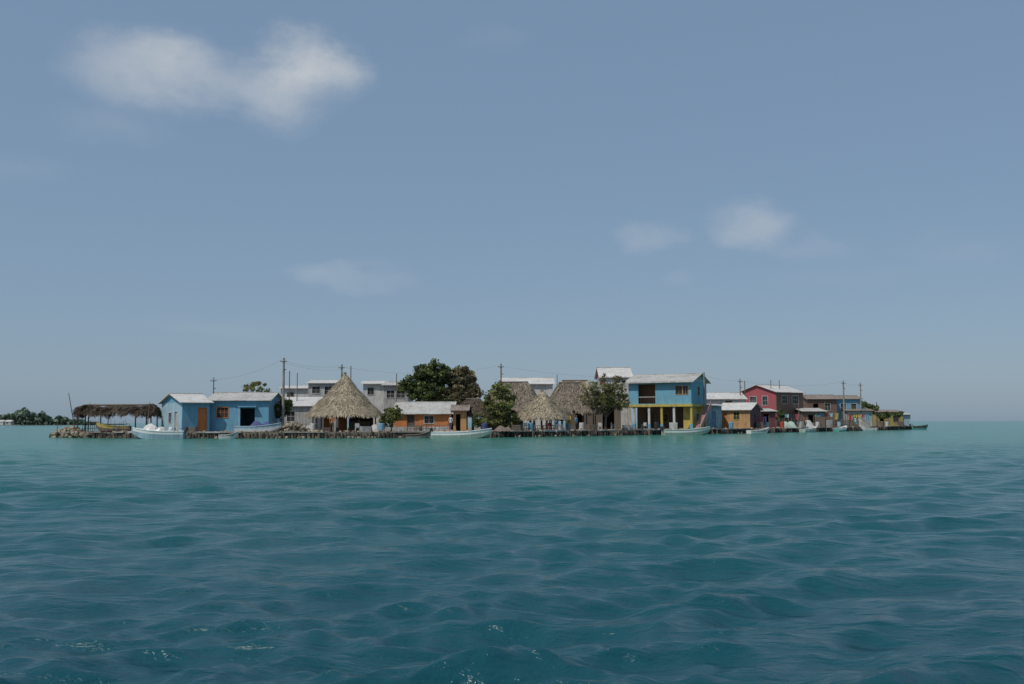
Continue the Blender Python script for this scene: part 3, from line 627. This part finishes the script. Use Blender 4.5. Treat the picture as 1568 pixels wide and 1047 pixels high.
stick_fence(418,104.5,486,104.3,1.1); stick_fence(1186,145,1240,154,1.3); stick_fence(1262,160,1332,174,1.4); stick_fence(620,106,690,106,0.9); stick_fence(128,110.5,200,108,1.2); stick_fence(780,108.5,850,112.5,0.8)
# ------------------------------------------------------------------ people
SKIN=paint('skin',(0.16,0.08,0.05),0.05,0.6,bump=0); HAIR=paint('hair',(0.01,0.008,0.007),0.05,0.7,bump=0)
def person(px,D,shirt,pants,pose=0,rot=0.0):
    J=[(0,0,.95,.13),(0,0,1.15,.125),(0,0,1.36,.135),(0,0,1.47,.06),(0,-.01,1.56,.075),(0,-.01,1.65,.095),(0,0,1.72,.07)]
    E=[(0,1),(1,2),(2,3),(3,4),(4,5),(5,6)]
    def ch(st,pts):
        prev=st
        for p in pts: J.append(p);E.append((prev,len(J)-1));prev=len(J)-1
        return prev
    st=0.14 if pose==0 else 0.28
    for s in(-1,1):
        ch(0,[(s*.1,0,.88,.095),(s*.11,-.02-(st if s>0 else 0)*.5,.5,.06),(s*.11,(st if s<0 else -st)*.6,.09,.042),(s*.12,(st if s<0 else -st)*.6-.15,.035,.035)])
        if pose==0 or s<0: arm=[(s*.2,0,1.38,.06),(s*.25,.02,1.1,.045),(s*.24,-.08,.86,.032),(s*.24,-.1,.79,.034)]
        else: arm=[(s*.2,0,1.38,.06),(s*.28,-.1,1.14,.045),(s*.2,-.34,1.2,.032),(s*.18,-.41,1.22,.034)]
        w=ch(2,arm); p=J[w]
        for f in range(5):
            o=(f-2)*.018; l=[.05,.075,.085,.078,.06][f]
            dn=-1 if (pose==0 or s<0) else 0
            ch(w,[(p[0]+o*(0.3 if dn else 1),p[1]+(o if dn else -l*.5),p[2]+(-l*.55 if dn else 0),.009),(p[0]+o*(0.3 if dn else 1)-s*.01,p[1]+(o-.01 if dn else -l),p[2]+(-l if dn else -.015),.008)])
    J.append((0,-.11,1.635,.018)); E.append((5,len(J)-1))
    for s in(-1,1): J.append((s*.095,0,1.64,.015)); E.append((5,len(J)-1))
    me=bpy.data.meshes.new('person'); me.from_pydata([j[:3] for j in J],E,[]); ob=bpy.data.objects.new('tmp_person',me); col.objects.link(ob)
    md=ob.modifiers.new('s','SKIN'); sv=me.skin_vertices[0].data
    for i,j in enumerate(J): sv[i].radius=(j[3],j[3]*(0.72 if 0<=i<=2 else 1)); sv[i].use_root=(i==0)
    ob.modifiers.new('d','SUBSURF').levels=1
    dg=bpy.context.evaluated_depsgraph_get(); me2=bpy.data.meshes.new_from_object(ob.evaluated_get(dg)); bpy.data.objects.remove(ob)
    for m in(SKIN,shirt,pants,HAIR): me2.materials.append(m)
    for p in me2.polygons:
        c=p.center; p.use_smooth=True
        if c.z>1.69 or (c.z>1.6 and c.y>0.03): i=3
        elif c.z>1.46: i=0
        elif abs(c.x)>0.17 and c.z<1.12 or (c.y<-.15 and c.z>1): i=0
        elif c.z>0.93: i=1
        elif c.z>0.45: i=2
        else: i=0
        p.material_index=i
    o=bpy.data.objects.new('person',me2); col.objects.link(o); o.location=(X(px,D),D,GZ+0.02); o.rotation_euler=(0,0,rot)
person(509,103.6,ORANGE,DWOOD,1,0.5); person(690,104.6,WHITE,PURPLE,0,-0.6); person(1230,150,RED,BLACK,1,1.2); person(1308,163,WHITE,BLUE,0,0.2); person(882,113.5,BLUE,BLACK,0,1.0)
# ------------------------------------------------------------------ distant shore
def distant():
    D=800; V=[];C=[];A=[]
    n=9000; px=np.random.uniform(-420,150,n); d=D+np.random.uniform(-25,25,n)
    top=6+3.2*np.sin(px*0.045)*np.sin(px*0.017+1)+1.2*np.sin(px*0.21)+0.8*np.sin(px*0.5); top*=np.clip((150-px)/60,0.2,1)*np.where(px>20,1.25,1.0)
    z=np.random.rand(n)**0.7*top; C=np.stack([(px-784)/F*d,d,z],-1); u=rnd_unit(n); w=np.cross(u,rnd_unit(n)); w/=np.linalg.norm(w,axis=1)[:,None]
    s=np.random.uniform(0.7,1.5,n)[:,None]; V,Q=quads_from(C,u*s,w*s)
    g=G('distant_mangrove_shore'); g.box('land',STONE,X(-420,D),X(150,D),D-27,D+60,-1,0.5); g.fin()
    npmesh('mangrove_canopy',V,Q,LEAFD,np.repeat(np.random.rand(n),4),parent=g.e)
    for a,b,m in((-4,7,WHITE),(10,19,GREYW)):
        h=G('distant_house',(X(a,765),765,0.4)); L=(b-a)/F*765; h.wall('walls',m,(0,0),(L,0),2.6,0.2,[(1,2,0.8,2,'win',WHITE,DARK)]); h.wall('walls',m,(L,.2),(L,4.8),2.6,.2); h.wall('walls',m,(L,5),(0,5),2.6,.2); h.wall('walls',m,(0,4.8),(0,.2),2.6,.2); gable_roof(h,L,5,2.6,1.0,R_WHITE,m); h.fin()
    bx=G('distant_headland',(X(-4,765),765,0)); bx.box('beach',CONC,-60,20,-3,12,-1,0.38); bx.fin()
distant()
# ------------------------------------------------------------------ camera
cam=bpy.data.cameras.new('camera'); cam.lens=35; cam.sensor_width=36; cam.clip_end=60000; cam.clip_start=0.1
co=bpy.data.objects.new('camera',cam); col.objects.link(co); scene.camera=co
pitch=math.atan(122.5/F)
CM=Matrix.Rotation(math.pi/2+pitch,4,'X')@Matrix.Rotation(math.radians(-0.146),4,'Z')
co.matrix_world=Matrix.Translation((0,0,H))@CM
# ------------------------------------------------------------------ light
SD=Vector((-0.40,-0.38,0.83)).normalized(); el=math.asin(SD.z); az=math.atan2(SD.x,SD.y)
sl=bpy.data.lights.new('sun','SUN'); sl.energy=2.9; sl.angle=math.radians(0.53); sl.color=(1,0.95,0.88)
so=bpy.data.objects.new('sun',sl); so.rotation_euler=SD.to_track_quat('Z','Y').to_euler(); col.objects.link(so)
w=bpy.data.worlds.new('World'); scene.world=w; w.use_nodes=True; nt=w.node_tree; L=nt.links; bg=nt.nodes['Background']; ST=0.1; bg.inputs['Strength'].default_value=ST
sky=N(nt,'ShaderNodeTexSky'); sky.sky_type='NISHITA'; sky.sun_disc=False; sky.sun_elevation=el; sky.sun_rotation=az; sky.dust_density=1.0; sky.air_density=1.0; sky.ozone_density=1.5
mix=N(nt,'ShaderNodeMix',data_type='RGBA'); mix.inputs[0].default_value=0.7; L.new(sky.outputs[0],mix.inputs[6]); mix.inputs[7].default_value=(0.20/ST,0.30/ST,0.43/ST,1)
tc=N(nt,'ShaderNodeTexCoord'); sp=N(nt,'ShaderNodeSeparateXYZ'); L.new(tc.outputs['Generated'],sp.inputs[0])
def M(op,a,b=None,c=None,clamp=False):
    n=N(nt,'ShaderNodeMath',operation=op); n.use_clamp=clamp
    for i,v in enumerate((a,b,c)):
        if v is None: continue
        if isinstance(v,(int,float)): n.inputs[i].default_value=v
        else: L.new(v,n.inputs[i])
    return n.outputs[0]
def noise(scale,detail,rough=0.55,off=0):
    mp=N(nt,'ShaderNodeMapping'); mp.inputs['Location'].default_value=(off,off*0.7,0); mp.inputs['Scale'].default_value=(1,1,1.7); L.new(tc.outputs['Generated'],mp.inputs['Vector'])
    n=N(nt,'ShaderNodeTexNoise'); n.inputs['Scale'].default_value=scale; n.inputs['Detail'].default_value=detail; n.inputs['Roughness'].default_value=rough; L.new(mp.outputs[0],n.inputs['Vector']); return n.outputs['Fac']
AZ=M('ARCTAN2',sp.outputs['X'],sp.outputs['Y']); EL=M('ARCSINE',sp.outputs['Z'])
n1=noise(10,8,0.6); n2=noise(10,8,0.6,3.3); n3=noise(30,6,0.65,7)
AZw=M('MULTIPLY_ADD',M('SUBTRACT',n1,0.5),0.10,AZ); ELw=M('MULTIPLY_ADD',M('SUBTRACT',n2,0.5),0.065,EL)
clouds=[(225,112,115,55,.48),(270,82,75,42,.42),(340,118,90,45,.3),(430,140,90,62,.5),(465,92,70,50,.8),(520,112,55,40,.42),(170,190,90,30,.10),
 (1150,342,80,38,.38),(990,368,55,26,.2),(1250,372,70,22,.1),(495,428,85,24,.2),(590,425,60,22,.08),(50,262,60,26,.06),(760,58,50,26,.05),(1460,380,80,24,.06),(1045,438,35,16,.08),(330,500,120,22,.05),(1300,420,120,20,.04)]
tot=None
for px,py,hw,hh,st in clouds:
    d=(CM.to_3x3()@Vector(((px-784)/F,(523.5-py)/F,-1))).normalized(); a=math.atan2(d.x,d.y); e=math.asin(d.z)
    u=M('MULTIPLY',M('SUBTRACT',AZw,a),F/hw); v=M('MULTIPLY',M('SUBTRACT',ELw,e),F/hh)
    r=M('SQRT',M('ADD',M('MULTIPLY',u,u),M('MULTIPLY',v,v)))
    k=N(nt,'ShaderNodeMapRange'); k.interpolation_type='SMOOTHSTEP'; k.inputs['From Min'].default_value=1.2; k.inputs['From Max'].default_value=0.05; k.inputs['To Min'].default_value=0; k.inputs['To Max'].default_value=st; L.new(r,k.inputs['Value'])
    tot=k.outputs[0] if tot is None else M('SUBTRACT',M('ADD',tot,k.outputs[0]),M('MULTIPLY',tot,k.outputs[0]))
tot=M('MULTIPLY',tot,M('MULTIPLY_ADD',n3,0.8,0.6),clamp=True)
mx=N(nt,'ShaderNodeMix',data_type='RGBA'); L.new(tot,mx.inputs[0]); L.new(mix.outputs[2],mx.inputs[6]); mx.inputs[7].default_value=(0.55/ST,0.58/ST,0.61/ST,1)
L.new(mx.outputs[2],bg.inputs['Color'])
scene.view_settings.view_transform='Standard'; scene.view_settings.look='None'; scene.view_settings.exposure=0
